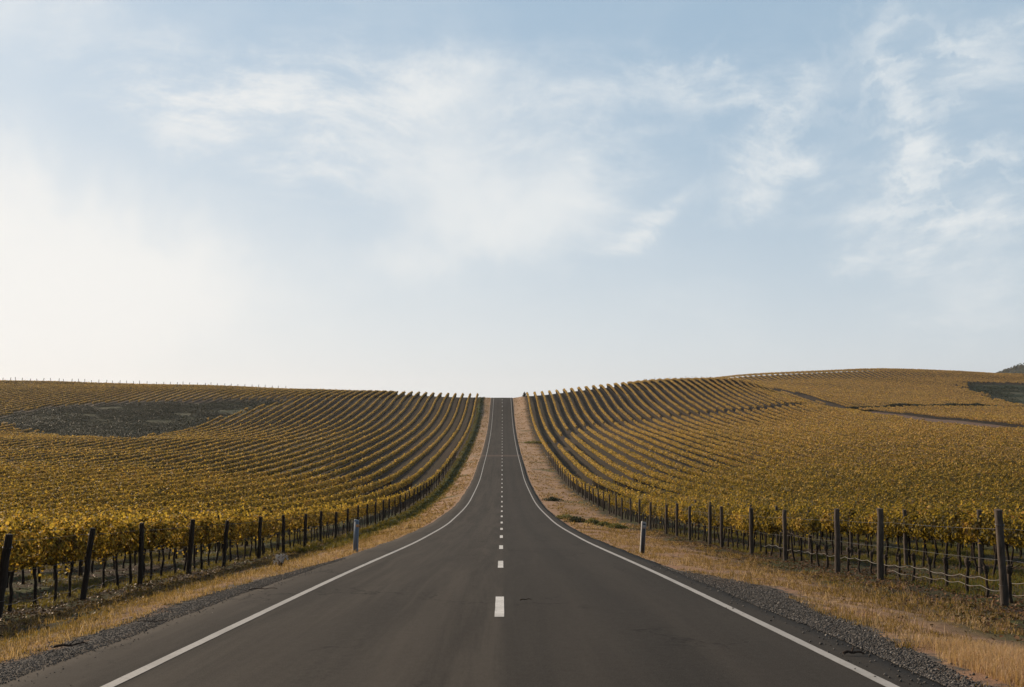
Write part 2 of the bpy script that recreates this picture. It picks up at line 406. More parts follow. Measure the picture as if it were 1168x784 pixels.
# scrubby hollow floor on the left hill and the right one
sc1 = attr(t, 'scrub')
c = t.mix(sc1, c, t.mix(t.mr(t.noise(t.mapv(p, sc=(.5, 1, 1)), .09, 5, .6), .42, .62), (.026, .038, .020), (.095, .092, .06)))
# crossing track
cr = t.m('MULTIPLY', t.m('POWER', 2.718, t.m('MULTIPLY', t.m('POWER', t.m('DIVIDE', t.m('SUBTRACT', Y, 221.5), 1.8), 2), -1)), t.mr(ax, 10, 12, .8, 0))
c = t.mix(cr, c, (.30, .23, .17))
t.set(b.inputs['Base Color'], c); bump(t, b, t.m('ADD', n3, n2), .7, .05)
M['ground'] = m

# ------------------------------------------------------------------ zones
PATCH_L = [(-156, 298), (-158, 335), (-138, 358), (-97, 372), (-80, 374), (-84, 354), (-93, 320), (-92, 285), (-86, 236), (-103, 242), (-132, 276)]
PATCH_R = [(239, 520), (257, 550), (345, 562), (345, 420), (217, 411), (221, 438), (234, 485)]
TRACK_A = [(12, 236), (15.5, 262), (20, 296), (28, 313), (48, 317), (66, 319), (82, 327), (100, 342), (122, 372), (137, 393)]
TRACK_B = [(137, 393), (137.5, 420), (137, 445), (134, 470), (129, 510), (124, 550), (120, 590), (119, 620)]
TRACK_C = [(137, 393), (150, 397), (175, 397), (215, 406), (270, 412), (360, 415)]
PINK = [(138, 388), (137, 350), (134, 300), (133, 275), (136, 258), (150, 250)]
def inpoly(x, y, poly):
    x = np.asarray(x, float); y = np.asarray(y, float); r_ = np.zeros(x.shape, bool)
    for (x0, y0), (x1, y1) in zip(poly, poly[1:] + poly[:1]):
        c_ = ((y0 > y) != (y1 > y)) & (x < (x1 - x0)*(y - y0)/((y1 - y0) + 1e-12) + x0)
        r_ ^= c_
    return r_
def dline(x, y, pl):
    x = np.asarray(x, float); y = np.asarray(y, float); d = np.full(x.shape, 1e9)
    for (x0, y0), (x1, y1) in zip(pl, pl[1:]):
        vx, vy = x1-x0, y1-y0; tt = np.clip(((x-x0)*vx + (y-y0)*vy)/(vx*vx + vy*vy), 0, 1)
        d = np.minimum(d, np.hypot(x-x0-tt*vx, y-y0-tt*vy))
    return d
def wob(x, y): return (fbm(x*.06, y*.06, 11) - .5)*12 + (fbm(x*.3, y*.3, 12, 2) - .5)*7
def scrubzone(x, y): 
    w = wob(x, y)
    return inpoly(x + w, y + w, PATCH_L) | inpoly(x + w, y - w, PATCH_R)
def planted(x, y):
    ok = ~scrubzone(x, y)
    ok &= dline(x, y, TRACK_A) > np.clip((y - 225)/40, .9, 2.2)
    ok &= dline(x, y, TRACK_B) > 3.0
    ok &= dline(x, y, TRACK_C) > 2.6
    ok &= dline(x, y, PINK) > np.clip(11.5 + wob(x, y)*.5 - np.clip((x - 138)*.5, 0, 8) - np.clip((y - 340)*.2, 0, 9), 1, 16)
    return ok
# ------------------------------------------------------------------ ground sheet
def cat(*a): return np.unique(np.round(np.concatenate(a), 4))
gx = cat(np.arange(-12, 12.01, .25), np.arange(-60, 60.1, 1.2), np.arange(-420, 441, 2.5), np.array([-6000, -3500, -2000, -1200, -800, -600, -500, 520, 620, 800, 1200, 2000, 3500, 6000]))
gy = cat(np.array([-3000, -1200, -500, -250, -120, -60, -30, -15, -8]), np.arange(-4, 40, .25), np.arange(40, 90, .5), np.arange(90, 240, 1), np.arange(240, 660, 2), np.array([680, 720, 780, 850, 900, 1100, 1500, 2200, 3500, 6000]))
GX, GY = np.meshgrid(gx, gy, indexing='ij')
GZ = gz(GX, GY)
inroad = np.abs(GX) < 3.9
GZ = GZ - np.where(inroad, .06, 0)
nx, ny = GX.shape
idx = np.arange(nx*ny).reshape(nx, ny)
F = np.stack([idx[:-1, :-1], idx[1:, :-1], idx[1:, 1:], idx[:-1, 1:]], -1).reshape(-1, 4)
me = mesh('ground', np.stack([GX, GY, GZ], -1).reshape(-1, 3), F, M['ground'], smooth=True)
a = me.attributes.new('scrub', 'FLOAT', 'POINT'); a.data.foreach_set('value', scrubzone(GX, GY).astype(np.float32).ravel())
g = tag(obj('ground', me), 'rolling vineyard ground of brown soil, dry straw grass and green strips', 'ground', kind='structure')

# ------------------------------------------------------------------ road
ry = np.concatenate([np.arange(-30, 60, .3), np.arange(60, 470, 1.0)])
def road_z(x, y): return road(y) + EYE - .012*np.abs(x)**1.3/3 
us = np.linspace(0, 1, 25)
L_ = asph_edge(-1, ry); R_ = asph_edge(1, ry)
L_ = L_ + .05*(rng.random(len(ry)) - .5)*(ry < 60); R_ = R_ + .05*(rng.random(len(ry)) - .5)*(ry < 60)
RX = -L_[:, None] + (L_ + R_)[:, None]*us[None, :]
RY = np.repeat(ry[:, None], len(us), 1)
RZ = road_z(RX, RY)
gzv = gz(RX, RY)
RZ = np.maximum(RZ, np.where(np.abs(RX) > 3.7, gzv, -99) + .015)
n, k = RX.shape
top = np.stack([RX, RY, RZ], -1)
Vr = top.reshape(-1, 3)
idx = np.arange(n*k).reshape(n, k)
F = np.stack([idx[:-1, :-1], idx[:-1, 1:], idx[1:, 1:], idx[1:, :-1]], -1).reshape(-1, 4)
# edge lips
lipL = top[:, 0] + [-.03, 0, -.14]; lipR = top[:, -1] + [.04, 0, -.24]
b0 = len(Vr); Vr = np.vstack([Vr, lipL, lipR]); iL = b0 + np.arange(n); iR = b0 + n + np.arange(n)
F2 = np.stack([iL[:-1], idx[:-1, 0], idx[1:, 0], iL[1:]], -1); F3 = np.stack([idx[:-1, -1], iR[:-1], iR[1:], idx[1:, -1]], -1)
rd = tag(obj('road', mesh('road', Vr, np.vstack([F, F2, F3]), M['asphalt'], smooth=True)), 'long straight two lane asphalt road dipping and climbing to the crest', 'road', kind='structure')
def strip(x0, w, y0, y1, mat, name, dz=.005, step=.3):
    ys = np.arange(y0, y1 + 1e-6, step if y0 < 60 else 1.0) if y1 - y0 > 5 else np.linspace(y0, y1, 6)
    xs_ = np.array([x0 - w/2, x0 + w/2])
    jit = .006*(rng.random((len(ys), 2)) - .5)
    XX = xs_[None, :] + jit; YY = np.repeat(ys[:, None], 2, 1)
    # interpolate on the road sheet itself
    ZZ = np.empty_like(XX)
    i = np.clip(np.searchsorted(ry, YY) - 1, 0, len(ry) - 2); fy = (YY - ry[i])/(ry[i+1] - ry[i])
    for a_ in range(XX.shape[0]):
        for c_ in range(2):
            ii = i[a_, c_]; z0 = np.interp(XX[a_, c_], RX[ii], RZ[ii]); z1 = np.interp(XX[a_, c_], RX[ii+1], RZ[ii+1])
            ZZ[a_, c_] = z0 + (z1 - z0)*fy[a_, c_]
    V = np.stack([XX, YY, ZZ + dz], -1).reshape(-1, 3)
    q = np.arange(len(ys)-1)*2
    return obj(name, mesh(name, V, np.stack([q, q+1, q+3, q+2], -1), mat), rd)
tt = strip(-3.55, .125, -20, 440, M['paint'], 'edge_line'); tt['label'] = 'thin white line along the left edge of the road'
tt = strip(3.5, .125, -20, 440, M['paint'], 'edge_line'); tt['label'] = 'thin white line along the right edge of the road'
for k_ in range(40):
    y0 = 4.0 + 10.25*k_
    strip(-.04, .135, y0, y0 + 2.9, M['paint2'], 'centre_dash', .006)

def ribbon(name, pl, w, mat, label, dz=.14):
    pl = np.array(pl, float)
    seg = np.r_[0, np.cumsum(np.hypot(*np.diff(pl, axis=0).T))]
    s_ = np.arange(0, seg[-1], 2.0)
    cx = np.interp(s_, seg, pl[:, 0]); cy = np.interp(s_, seg, pl[:, 1])
    for _ in range(3):
        cx[1:-1] = .5*cx[1:-1] + .25*(cx[:-2] + cx[2:]); cy[1:-1] = .5*cy[1:-1] + .25*(cy[:-2] + cy[2:])
    tx, ty = np.gradient(cx), np.gradient(cy); l = np.hypot(tx, ty); nx_, ny_ = -ty/l, tx/l
    o_ = np.linspace(-.5, .5, 7)
    ww = w*(.85 + .35*vnoise(s_*.07, s_*0, 3))
    XX = cx[:, None] + nx_[:, None]*o_*ww[:, None]; YY = cy[:, None] + ny_[:, None]*o_*ww[:, None]
    ZZ = gz(XX, YY) + dz - .22*(np.abs(o_) > .45)
    id_ = np.arange(XX.size).reshape(XX.shape)
    return tag(obj(name, mesh(name, np.stack([XX, YY, ZZ], -1).reshape(-1, 3), np.stack([id_[:-1, :-1], id_[:-1, 1:], id_[1:, 1:], id_[1:, :-1]], -1).reshape(-1, 4), mat, smooth=True)), label, 'path', kind='structure')
ribbon('farm_track', TRACK_A[2:], 2.6, M['track'], 'dirt farm track cutting across the vine rows on the right hill')
ribbon('farm_track', TRACK_B, 4.2, M['track'], 'dirt farm track climbing between the two right hillside blocks')
ribbon('dirt_path', PINK, 22.0, M['pink'], 'pale pinkish strip of bare dirt in the right field')

# far wooded hill behind the right skyline
hx = np.linspace(640, 1900, 64); hy = np.linspace(1250, 2300, 40)
HX, HY = np.meshgrid(hx, hy, indexing='ij')
HZ = -47 + 200*np.exp(-((HX - 1250)/520)**2 - ((HY - 1750)/330)**2) + 10*fbm(HX*.01, HY*.01, 8)
id_ = np.arange(HX.size).reshape(HX.shape)
Fh = np.stack([id_[:-1, :-1], id_[1:, :-1], id_[1:, 1:], id_[:-1, 1:]], -1).reshape(-1, 4)
tag(obj('hills', mesh('hills', np.stack([HX, HY, HZ], -1).reshape(-1, 3), Fh, M['hillfar'], smooth=True)), 'dark wooded hill far behind the right skyline', 'hill', kind='structure')
n = 26000
x_ = rng.uniform(700, 1250, n); y_ = rng.uniform(1350, 1900, n)
tr = fbm(x_*.02, y_*.02, 4); ok = tr > .38; x_, y_ = x_[ok], y_[ok]
z_ = -47 + 200*np.exp(-((x_ - 1250)/520)**2 - ((y_ - 1750)/330)**2) + 10*fbm(x_*.01, y_*.01, 8) + rng.random(len(x_))*6*fbm(x_*.08, y_*.08, 2)*1.6
V, F, T = leaves(np.stack([x_, y_, z_], -1), rng.uniform(2, 4.5, len(x_)))
tag(obj('woodland', mesh('woodland', V, F, M['wood_tree'], T)), 'dark trees covering the far hill behind the right skyline', 'trees', kind='stuff')

# ------------------------------------------------------------------ grapevines
X0, SP, ROW = 10.38, .95, 3.1          # first row offset, vine spacing, row spacing
def row_x(side, k): return side*(X0 + ROW*k)
def canopy_pts(n, length, d_extra=0):
    """points in a hedge-like canopy along y; returns positions and outward normals"""
    y = rng.uniform(-length/2, length/2, n)
    a = rng.uniform(0, 2*np.pi, n)
    rad = np.sqrt(rng.uniform(.25, 1, n))
    hw = .27; hh = .36
    x = np.cos(a)*rad*hw*(1.1 - .2*np.sin(a)); z = 1.29 + np.sin(a)*rad*hh
    return x, y, z, a
def vine_foliage(seed, n, size, lobed, olive=False):
    x, y, z, a = canopy_pts(n, SP*1.25)
    # lumpy crown: shoots and gaps
    lump = fbm(y*2.2 + seed*7.3, z*2.0, seed, 2)
    keep = rng.random(n) < np.clip(.25 + 1.5*lump - .35*(z < 1.0), .15, 1)
    x, y, z, a = x[keep], y[keep], z[keep], a[keep]
    z += .30*(fbm(y*3 + seed, y*0 + seed, 4, 2) - .5)
    N = np.stack([np.cos(a), .0*a, np.sin(a)*.8 + .15], -1) + rand_unit(len(x))*.75
    P = np.stack([x, y, z], -1)
    # upright and hanging shoots
    SH = []; ST = []
    for q in range(7):
        up = q < 4
        b = np.array([rng.uniform(-.22, .22), rng.uniform(-.5, .5), 1.6 if up else 1.0])
        dr = np.array([rng.uniform(-.25, .25), rng.uniform(-.3, .3), 1 if up else -1.0]); L = rng.uniform(.15, .42)
        m_ = int(max(3, L*n/55)); u = rng.random(m_)
        SH.append(b + dr*L*u[:, None] + rng.normal(0, .035, (m_, 3)))
    P2 = np.vstack(SH); P = np.vstack([P, P2]); N = np.vstack([N, rand_unit(len(P2))])
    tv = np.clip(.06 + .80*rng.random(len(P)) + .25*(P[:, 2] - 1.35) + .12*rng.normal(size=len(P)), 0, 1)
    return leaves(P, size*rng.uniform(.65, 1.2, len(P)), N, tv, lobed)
NV = 6
FOL = {}
for ol in (0, 1):
    mt = M['leaf_olive'] if ol else M['leaf']
    for lod, (n_, s_, lb) in enumerate(((820, .080, True), (430, .105, False))):
        FOL[ol, lod] = []
        for v in range(NV):
            V, F, T = vine_foliage(v + 10*lod, n_, s_, lb)
            FOL[ol, lod].append(mesh('foliage', V, F, mt, T))
def gnarl(z0, z1, r0, r1, n=7, w=.025):
    zz = np.linspace(z0, z1, n); P = np.stack([np.cumsum(rng.normal(0, w, n))*.7, np.cumsum(rng.normal(0, w, n))*.7, zz], -1); P[:, :2] -= P[1, :2]
    return P, np.linspace(r0, r1, n)*(1 + .25*(rng.random(n) - .5))
TRK, COR, STB = [], [], []
for v in range(NV):
    b_ = MB(); P, R = gnarl(-.15, .93, .042, .030); R[-1] *= 1.5; b_.tube(P, R, 7, jit=.25); TRK.append((b_.build('trunk', M['bark'], True), P[-1]))
    c_ = MB(); e = P[-1]
    for s in (-1, 1):
        yy = np.linspace(0, .55, 6); Q = np.stack([e[0] + rng.normal(0, .012, 6), e[1] + s*yy, e[2] + .03*np.sin(yy*5) + rng.normal(0, .01, 6)], -1)
        c_.tube(Q, np.linspace(.026, .014, 6), 5, jit=.3)
        for q in range(3):
            yq = s*rng.uniform(.08, .5); S_ = np.array([[e[0], e[1] + yq, e[2]], [e[0] + rng.normal(0, .06), e[1] + yq + rng.normal(0, .05), e[2] + .3], [e[0] + rng.normal(0, .12), e[1] + yq + rng.normal(0, .1), e[2] + .62]])
            c_.tube(S_, [.009, .007, .004], 4)
    COR.append(c_.build('cordon', M['bark'], True))
    b_ = MB(); P, R = gnarl(-.15, .62, .040, .032, 6, .022); b_.tube(P, R, 7, jit=.3)
    hd = MB(); e = P[-1]
    hd.tube([e + [0, 0, -.10], e + [.0, .01, -.03], e + [.005, 0, .04], e + [0, 0, .09]], [.034, .056, .064, .032], 8, jit=.5)
    for q in range(5):
        dr = rng.normal(0, 1, 3); dr[2] = abs(dr[2])*.5 + .3; dr /= np.linalg.norm(dr); hd.tube([e + [0, 0, .02], e + dr*.09 + [0, 0, .02], e + dr*rng.uniform(.14, .26) + [0, 0, .03]], [.016, .012, .008], 5)
    STB.append((b_.build('trunk', M['bark_light'], True), hd.build('pruned_head', M['bark_light'], True)))

POST_L = [20.05, 24.1, 27.9, 32.2, 35.9, 41.3, 45.8, 50.5, 55.5, 59.6] + list(np.arange(64.4, 215, 4.8))
POST_R = [19.9, 26.1, 29.8, 35.2, 40.1, 45.3, 48.0, 53.2, 57, 60.9, 67, 72.5] + list(np.arange(77.7, 215, 5.2))
ORD = ['first', 'second', 'third', 'fourth', 'fifth', 'sixth', 'seventh', 'eighth', 'ninth', 'tenth', 'eleventh', 'twelfth']
covered = {}                                            # (side,row) -> y up to which vines are individual objects
plan = [(0, 16.5, 99), (1, 22.5, 56), (2, 28.5, 48)]
def place_vine(side, k, y, i, label, group, stub=False, thin=False):
    x = row_x(side, k) + rng.normal(0, .03)
    z = float(gz(x, y))
    e = empty('grapevine', (x, y, z), math.pi*rng.integers(2) + rng.normal(0, .05))
    tag(e, label, 'grapevine', group)
    v = int(rng.integers(NV))
    if stub:
        obj('trunk', STB[v][0], e); obj('pruned_head', STB[v][1], e); s = rng.uniform(.9, 1.12)
    else:
        obj('trunk', TRK[v][0], e); obj('cordon', COR[v], e)
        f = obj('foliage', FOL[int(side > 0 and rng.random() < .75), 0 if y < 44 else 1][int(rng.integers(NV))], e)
        s = rng.uniform(.93, 1.06)
        if thin: f.scale = (.8, .9, .72); f.location = (0, 0, .42)
    e.scale = (s, s, s*rng.uniform(.96, 1.05))
nvines = 0
for side, posts in ((-1, POST_L), (1, POST_R)):
    sd = 'left' if side < 0 else 'right'
    for k, ya, yb in plan:
        ys = np.arange(ya, yb, SP) + .35
        covered[side, k] = (ya, yb)
        cnt = {}
        for i, y in enumerate(ys):
            y = y + rng.normal(0, .05)
            stub = side > 0 and k == 0 and y < 33
            if k == 0:
                b_ = sum(1 for q in posts if q < y); cnt[b_] = cnt.get(b_, 0) + 1
                look = 'short pruned leafless vine stump' if stub else ('golden leafed grapevine' if side < 0 else 'yellow green leafed grapevine')
                if b_ == 0: lab = f'{look}, {ORD[cnt[b_]-1]} one outside the nearest post of the {sd} front row'
                elif b_ <= 10: lab = f'{look}, {ORD[cnt[b_]-1]} past the {ORD[b_-1]} post of the {sd} front row'
                else: lab = f'{look} among those past the eleventh post of the {sd} front row'
                grp = f'grapevines in the front row {sd} of the road'
            else:
                lab = f'{"golden" if side < 0 else "olive yellow"} leafed grapevine in the near stretch of the {ORD[k]} row {sd} of the road'
                grp = f'grapevines near the road in the {ORD[k]} row on the {sd}'
            place_vine(side, k, y, i, lab, grp, stub, side > 0 and k == 0 and y < 38)
            nvines += 1
print('individual vines', nvines)

# all other vines: one mass of rows running away over both hills
def rowspan(side, k):
    x = abs(row_x(side, k))
    y0 = max(15., (x - 7)/.60)
    y1 = 452. if side < 0 else (423. + max(0, min(14, x - 50)) if x < 112 else 622.)
    if side < 0: y1 = 424 if x < 45 else 448 + min(14, x*.05)
    return y0, y1
VV, FF, TT, MI = [], [], [], []; base = 0
def push(V, F, T, mi):
    global base
    VV.append(V.astype(np.float32)); FF.append(F + base); TT.append(T); MI.append(np.full(len(F), mi)); base += len(V)
for side in (-1, 1):
    for k in range(0, 130):
        X = row_x(side, k)
        if abs(X) > 345: break
        y0, y1 = rowspan(side, k)
        if y0 > y1: continue
        cov = covered.get((side, k))
        # cards up to 215 m
        for (a_, b_, size, dens) in ((0, 38, .085, 820), (38, 60, .108, 500), (60, 90, .145, 340), (90, 130, .185, 200), (130, 180, .24, 125), (180, 250, .29, 80), (250, 340, .34, 48), (340, 450, .35, 36), (450, 640, .36, 30)):
            lo, hi = max(a_, y0), min(b_, y1)
            if cov: 
                lo = max(lo, cov[1] - .3)
            if hi <= lo: continue
            n = int((hi - lo)*dens*.85)
            x, _, z, a = canopy_pts(n, 1); y = rng.uniform(lo, hi, n)
            keep = (rng.random(n) < np.clip(.35 + 1.3*fbm(y*1.1 + X*5, z*1.5, 3, 2), .2, 1)) & planted(X + 0*y, y)
            x, y, z, a = x[keep], y[keep], z[keep], a[keep]
            top_ = .28*(fbm(y*1.6 + X*3, y*0 + X, 9, 2) - .5); z = z + top_*(z > 1.2)
            sh = rng.random(len(x)) < .05; z[sh] += rng.random(sh.sum())*.35
            N = np.stack([np.cos(a), 0*a, np.sin(a)*.8 + .2], -1) + rand_unit(len(x))*.7
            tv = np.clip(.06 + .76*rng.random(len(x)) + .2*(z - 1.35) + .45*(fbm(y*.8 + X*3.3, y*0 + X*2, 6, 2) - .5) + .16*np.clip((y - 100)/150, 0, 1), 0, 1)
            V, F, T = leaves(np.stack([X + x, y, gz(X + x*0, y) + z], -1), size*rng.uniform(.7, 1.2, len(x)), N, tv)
            mi_ = (rng.random(len(x)) < (np.clip(1.0 - y/380, .15, .9)*np.clip(.45 + abs(X)/60, .4, 1) if side > 0 else .10)).astype(int); mi_[rng.random(len(x)) < (np.clip((y - 110)/260, 0, .6) if side > 0 else np.clip((y - 70)/230, 0, .75))] = 4
            VV.append(V.astype(np.float32)); FF.append(F + base); TT.append(T); MI.append(mi_); base += len(V)
        # trunks, near ones and those seen against the sky on the crests
        for lo, hi in ((max(y0, cov[1]) if cov else y0, min(150, y1)), (392, min(y1, 445) if abs(X) < 112 else 0)):
            if hi <= lo: continue
            ty = np.arange(lo, hi, SP); ty = ty[planted(X + 0*ty, ty)]
            n = len(ty)
            if n == 0: continue
            r_ = .04 if hi < 200 else .11; px_ = X + rng.normal(0, .03, n); zz = gz(px_, ty)
            V = np.concatenate([np.stack([px_ + dx*r_ + (rng.normal(0, .03, n) if h > .5 else 0), ty + dy*r_, zz + h], -1)[:, None] for h in (-.15, 1.0) for dx, dy in ((-1, -.6), (1, -.6), (0, 1))], 1).reshape(-1, 3)
            i = np.arange(n)[:, None]*6
            F = np.concatenate([i + [[0, 1, 4, 3]], i + [[1, 2, 5, 4]], i + [[2, 0, 3, 5]]])
            push(V, F, np.full(len(V), .3), 2)
        # rows beyond 240 m: ragged leafy hedge with its true section
        lo = max(y0, 150)
        if y1 > lo:
            ty = np.arange(lo, y1, .75); n = len(ty); K = 7
            on = planted(X + 0*ty, ty)
            th = np.linspace(-.25*np.pi, 1.25*np.pi, K)
            rr = .85 + .5*rng.random((n, K)); rr *= (.8 + .45*fbm(ty*.35 + X*7, ty*0 + X, 5, 2))[:, None]
            V = np.stack([X + np.cos(th)[None]*.20*rr, np.repeat(ty[:, None], K, 1) + rng.normal(0, .1, (n, K)), gz(X + 0*ty, ty)[:, None] + 1.22 + np.sin(th)[None]*.27*rr], -1)
            id2 = np.arange(n*K).reshape(n, K)
            F = np.stack([id2[:-1, :-1], id2[:-1, 1:], id2[1:, 1:], id2[1:, :-1]], -1)[on[:-1] & on[1:]].reshape(-1, 4)
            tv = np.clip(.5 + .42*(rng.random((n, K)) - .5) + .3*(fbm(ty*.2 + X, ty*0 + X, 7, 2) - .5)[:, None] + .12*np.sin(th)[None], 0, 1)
            if len(F): push(V.reshape(-1, 3), F, tv.ravel(), 3)
me = mesh('distant_grapevines', np.vstack(VV), np.vstack(FF), [M['leaf'], M['leaf_olive'], M['bark'], M['leaf_far'], M['leaf_tan']], np.concatenate(TT), np.concatenate(MI))
tag(obj('distant_grapevines', me), 'golden autumn vine rows running away over both hills', 'grapevines', kind='stuff')
print('far vine faces', len(me.polygons))
del VV, FF, TT, MI
# ------------------------------------------------------------------ posts, wires, hoses
def post_mesh(mat, r0=.072, h=1.9, k=10):
    b_ = MB(); n = 9
    zz = np.linspace(-.3, h, n); P = np.stack([.006*rng.normal(size=n), .006*rng.normal(size=n), zz], -1)
    R = r0*(1 + .05*rng.normal(size=n)); R[-1] *= .93
    b_.tube(P, R, k, jit=.10)
    return b_.build('trellis_post', mat, False)
PD = [post_mesh(M['post_backlit']) for _ in range(4)]; PG = [post_mesh(M['post_grey'], .072) for _ in range(4)]
def post(side, x, y, h, lab, grp, me, lean=(0, 0), thick=1.0):
    o = obj('trellis_post', me, None, (x, y, float(gz(x, y))))
    o.scale = (thick, thick, h/1.9); o.rotation_euler = (lean[1], lean[0], rng.uniform(0, .6))
    return tag(o, lab, 'post', grp)
leanL = [.10, .10, .0, .065, .06, .02, -.02, .03]
for side, posts, me_, hh in ((-1, POST_L, PD, 1.66), (1, POST_R, PG, 1.84)):
    sd = 'left' if side < 0 else 'right'; x = side*9.92
    for i, y in enumerate(posts):
        far = y > 60
        if i < 12:
            desc = ('thick dark wooden trellis post' + (' leaning right' if side < 0 and i in (0, 1, 3, 4) else '')) if side < 0 else 'weathered grey wooden trellis post with sunlit left side'
            lab = f'{desc}, {ORD[i]} in the {sd} front row'
        else:
            lab = f'thin far off post beyond the twelfth post of the {sd} front row'
        ln = (leanL[i] if (side < 0 and i < 8) else rng.normal(0, .02), rng.normal(0, .015))
        h = hh*(1 + rng.normal(0, .02)) + (.12 if far and side < 0 else 0)
        o = post(side, x + rng.normal(0, .04), y, h, lab, f'trellis posts of the front row {sd} of the road', me_[i % 4], ln, rng.uniform(.9, 1.15))
        if i == 0:
            b_ = MB()
            for zq in (1.60, 1.615, .42):
                th = np.linspace(0, 2*np.pi, 14); b_.tube(np.stack([np.cos(th)*.083, np.sin(th)*.083, zq + .006*np.sin(th)], -1), .005, 4, False)
            obj('wire_tie', b_.build('wire_tie', M['wire'], True), o)
    # second row posts
    x2 = side*(X0 + ROW - .1)
    for i, y in enumerate(np.arange(28.1 if side > 0 else 27.0, 75, 5.2)):
        lab = f'{"grey" if side > 0 else "dark"} trellis post mostly hidden in leaves, {ORD[i]} one of the {sd} second row'
        post(side, x2, y, 1.82 if side > 0 else 1.7, lab, f'trellis posts of the second row {sd} of the road', me_[i % 4], (rng.normal(0, .02), 0), .9)
thin = post_mesh(M['post_grey'], .05, 1.9, 6)
for i, x in enumerate(np.arange(-232, -96, 3.1)):
    y = 452 + (3 if x > -160 else 0) + rng.normal(0, .6)
    post(-1, x, y, 2.9 + rng.normal(0, .15), 'tiny pale row end post on the far left skyline', 'row end posts along the left skyline', thin, (rng.normal(0, .04), 0), 2.4)
for i, x in enumerate(np.arange(60, 90, 2.2)):
    post(1, x, 420 + rng.normal(0, .8), 2.1 + rng.normal(0, .12), 'tiny pale row end post on the skyline of the right hill', 'row end posts along the right skyline', thin, (rng.normal(0, .04), 0), 1.5)

for side, posts in ((-1, POST_L), (1, POST_R)):
    sd = 'left' if side < 0 else 'right'
    for lv, zz in (('upper', 1.52), ('lower', .90)):
        P = []; pp = [13.0] + posts[:22]
        for a_, b_ in zip(pp, pp[1:]):
            u = np.linspace(0, 1, 7)[:-1]; yy = a_ + (b_ - a_)*u
            P.append(np.stack([0*yy + side*10.08, yy, gz(side*10.08 + 0*yy, yy, False) + zz - .12*u*(1 - u)], -1))
        mb = MB(); mb.tube(np.vstack(P), .0032, 4)
        tag(obj('trellis_wire', mb.build('trellis_wire', M['wire'], True)), f'{lv} thin wire strung between the front row posts on the {sd}', 'wire', f'trellis wires on the {sd}')
def hose(side, y0, y1, h, mat, lab, w=.05, r=.011, seed=0, sag=.10):
    yy = np.arange(y0, y1, .12); n = len(yy)
    hh = h + sag*(fbm(yy*.55, yy*0 + seed, seed + 2, 2) - .5)*2 - .05*np.abs(np.sin(yy*np.pi/SP))
    x = side*(X0 - .02) + w*(fbm(yy*1.3, yy*0 + 5, seed + 4, 2) - .5)*2
    mb = MB(); mb.tube(np.stack([x, yy, gz(x, yy, False) + hh], -1), r, 5)
    tag(obj('drip_hose', mb.build('drip_hose', mat, True)), lab, 'hose')
hose(1, 13, 40, .42, M['hose'], 'upper pale wavy drip hose tied along the pruned stumps on the right', seed=1, r=.008, sag=.07)
hose(1, 13, 27, .26, M['hose'], 'lower pale drip hose sagging beside the nearest right post', seed=5, sag=.08, r=.007)
hose(-1, 20.5, 30, .24, M['hose_tan'], 'dusty tan drip hose sagging low between the nearest left posts', seed=9, sag=.07, r=.009)

# ------------------------------------------------------------------ roadside marker posts
def marker(side, x, y, lab, mat, matf, lean, refl):
    e = empty('marker_post', (x, y, float(gz(x, y))), 0); tag(e, lab, 'marker post'); e.rotation_euler = (0, lean, .12*side)
    b_ = MB(); w, d_, h = .078, .045, 1.08
    prof = [(-w, -d_), (-w*.8, -d_*1.25), (w*.8, -d_*1.25), (w, -d_), (w, d_), (-w, d_)]
    V = [(a_, c_, z_) for z_ in (-.25, h - .03) for a_, c_ in prof] + [(a_*.92, c_*.85, h + (.02 if a_ < 0 else -.01)) for a_, c_ in prof]
    F4 = []
    for L0 in (0, 6):
        for q in range(6): F4.append((L0 + q, L0 + (q+1) % 6, L0 + 6 + (q+1) % 6, L0 + 6 + q))
    F4 += [(12, 13, 14, 17), (14, 15, 16, 17)]
    b_.add(V, F4); obj('post_body', b_.build('post_body', mat), e)
    b_ = MB(); b_.box((-w*.72, -d_*1.25 - .006, .02), (w*.72, -d_*1.25 - .002, h - .05)); obj('front_face', b_.build('front_face', matf), e)
    b_ = MB()
    if refl: b_.box((w + .002, -.045, .84), (w + .02, .02, .93)); b_.box((w*.2, -d_*1.25 - .014, .85), (w*.9, -d_*1.25 - .008, .94))
    else: b_.box((-w*.6, -d_*1.25 - .014, .86), (w*.6, -d_*1.25 - .008, .98))
    obj('reflector', b_.build('reflector', M['amber'] if refl else M['marker_grey']), e)
marker(-1, -4.98, 34.3, 'blue grey roadside marker post with small amber reflector left of the road', M['marker_blue'], M['marker_blue'], .02, True)
marker(1, 4.80, 34.6, 'weathered grey roadside marker post leaning right beside the right edge line', M['marker_grey'], M['marker_shaded'], .07, False)

# ------------------------------------------------------------------ weeds, twigs, stones
def weed(x, y, w, h, n, mat, lab, size=.09, group=None, name='roadside_weed', cat_='weed'):
    P = rng.normal(0, 1, (n, 3))*[w*.4, w*.3, 0]; P[:, 2] = rng.random(n)**1.3*h*np.exp(-((P[:, 0]/w)**2)*1.5)
    V, F, T = leaves(P, size*rng.uniform(.6, 1.3, n), None, None)
    o = tag(obj(name, mesh(name, V, F, mat, T), None, (x, y, float(gz(x, y)) + .01)), lab, cat_, group)
    return o
weed(5.25, 71, .9, .38, 700, M['scrub'], 'dark grey green weed clump nearest the right edge of the road dip')
weed(4.75, 76, 1.1, .35, 600, M['weed'], 'pale green weed clump at the asphalt edge in the road dip')
weed(6.25, 70, .7, .34, 1100, M['weed'], 'round dark green weed clump in the middle of the right verge')
weed(7.0, 69, .8, .28, 1300, M['weed'], 'low green weed clump on the right verge beside the round one')
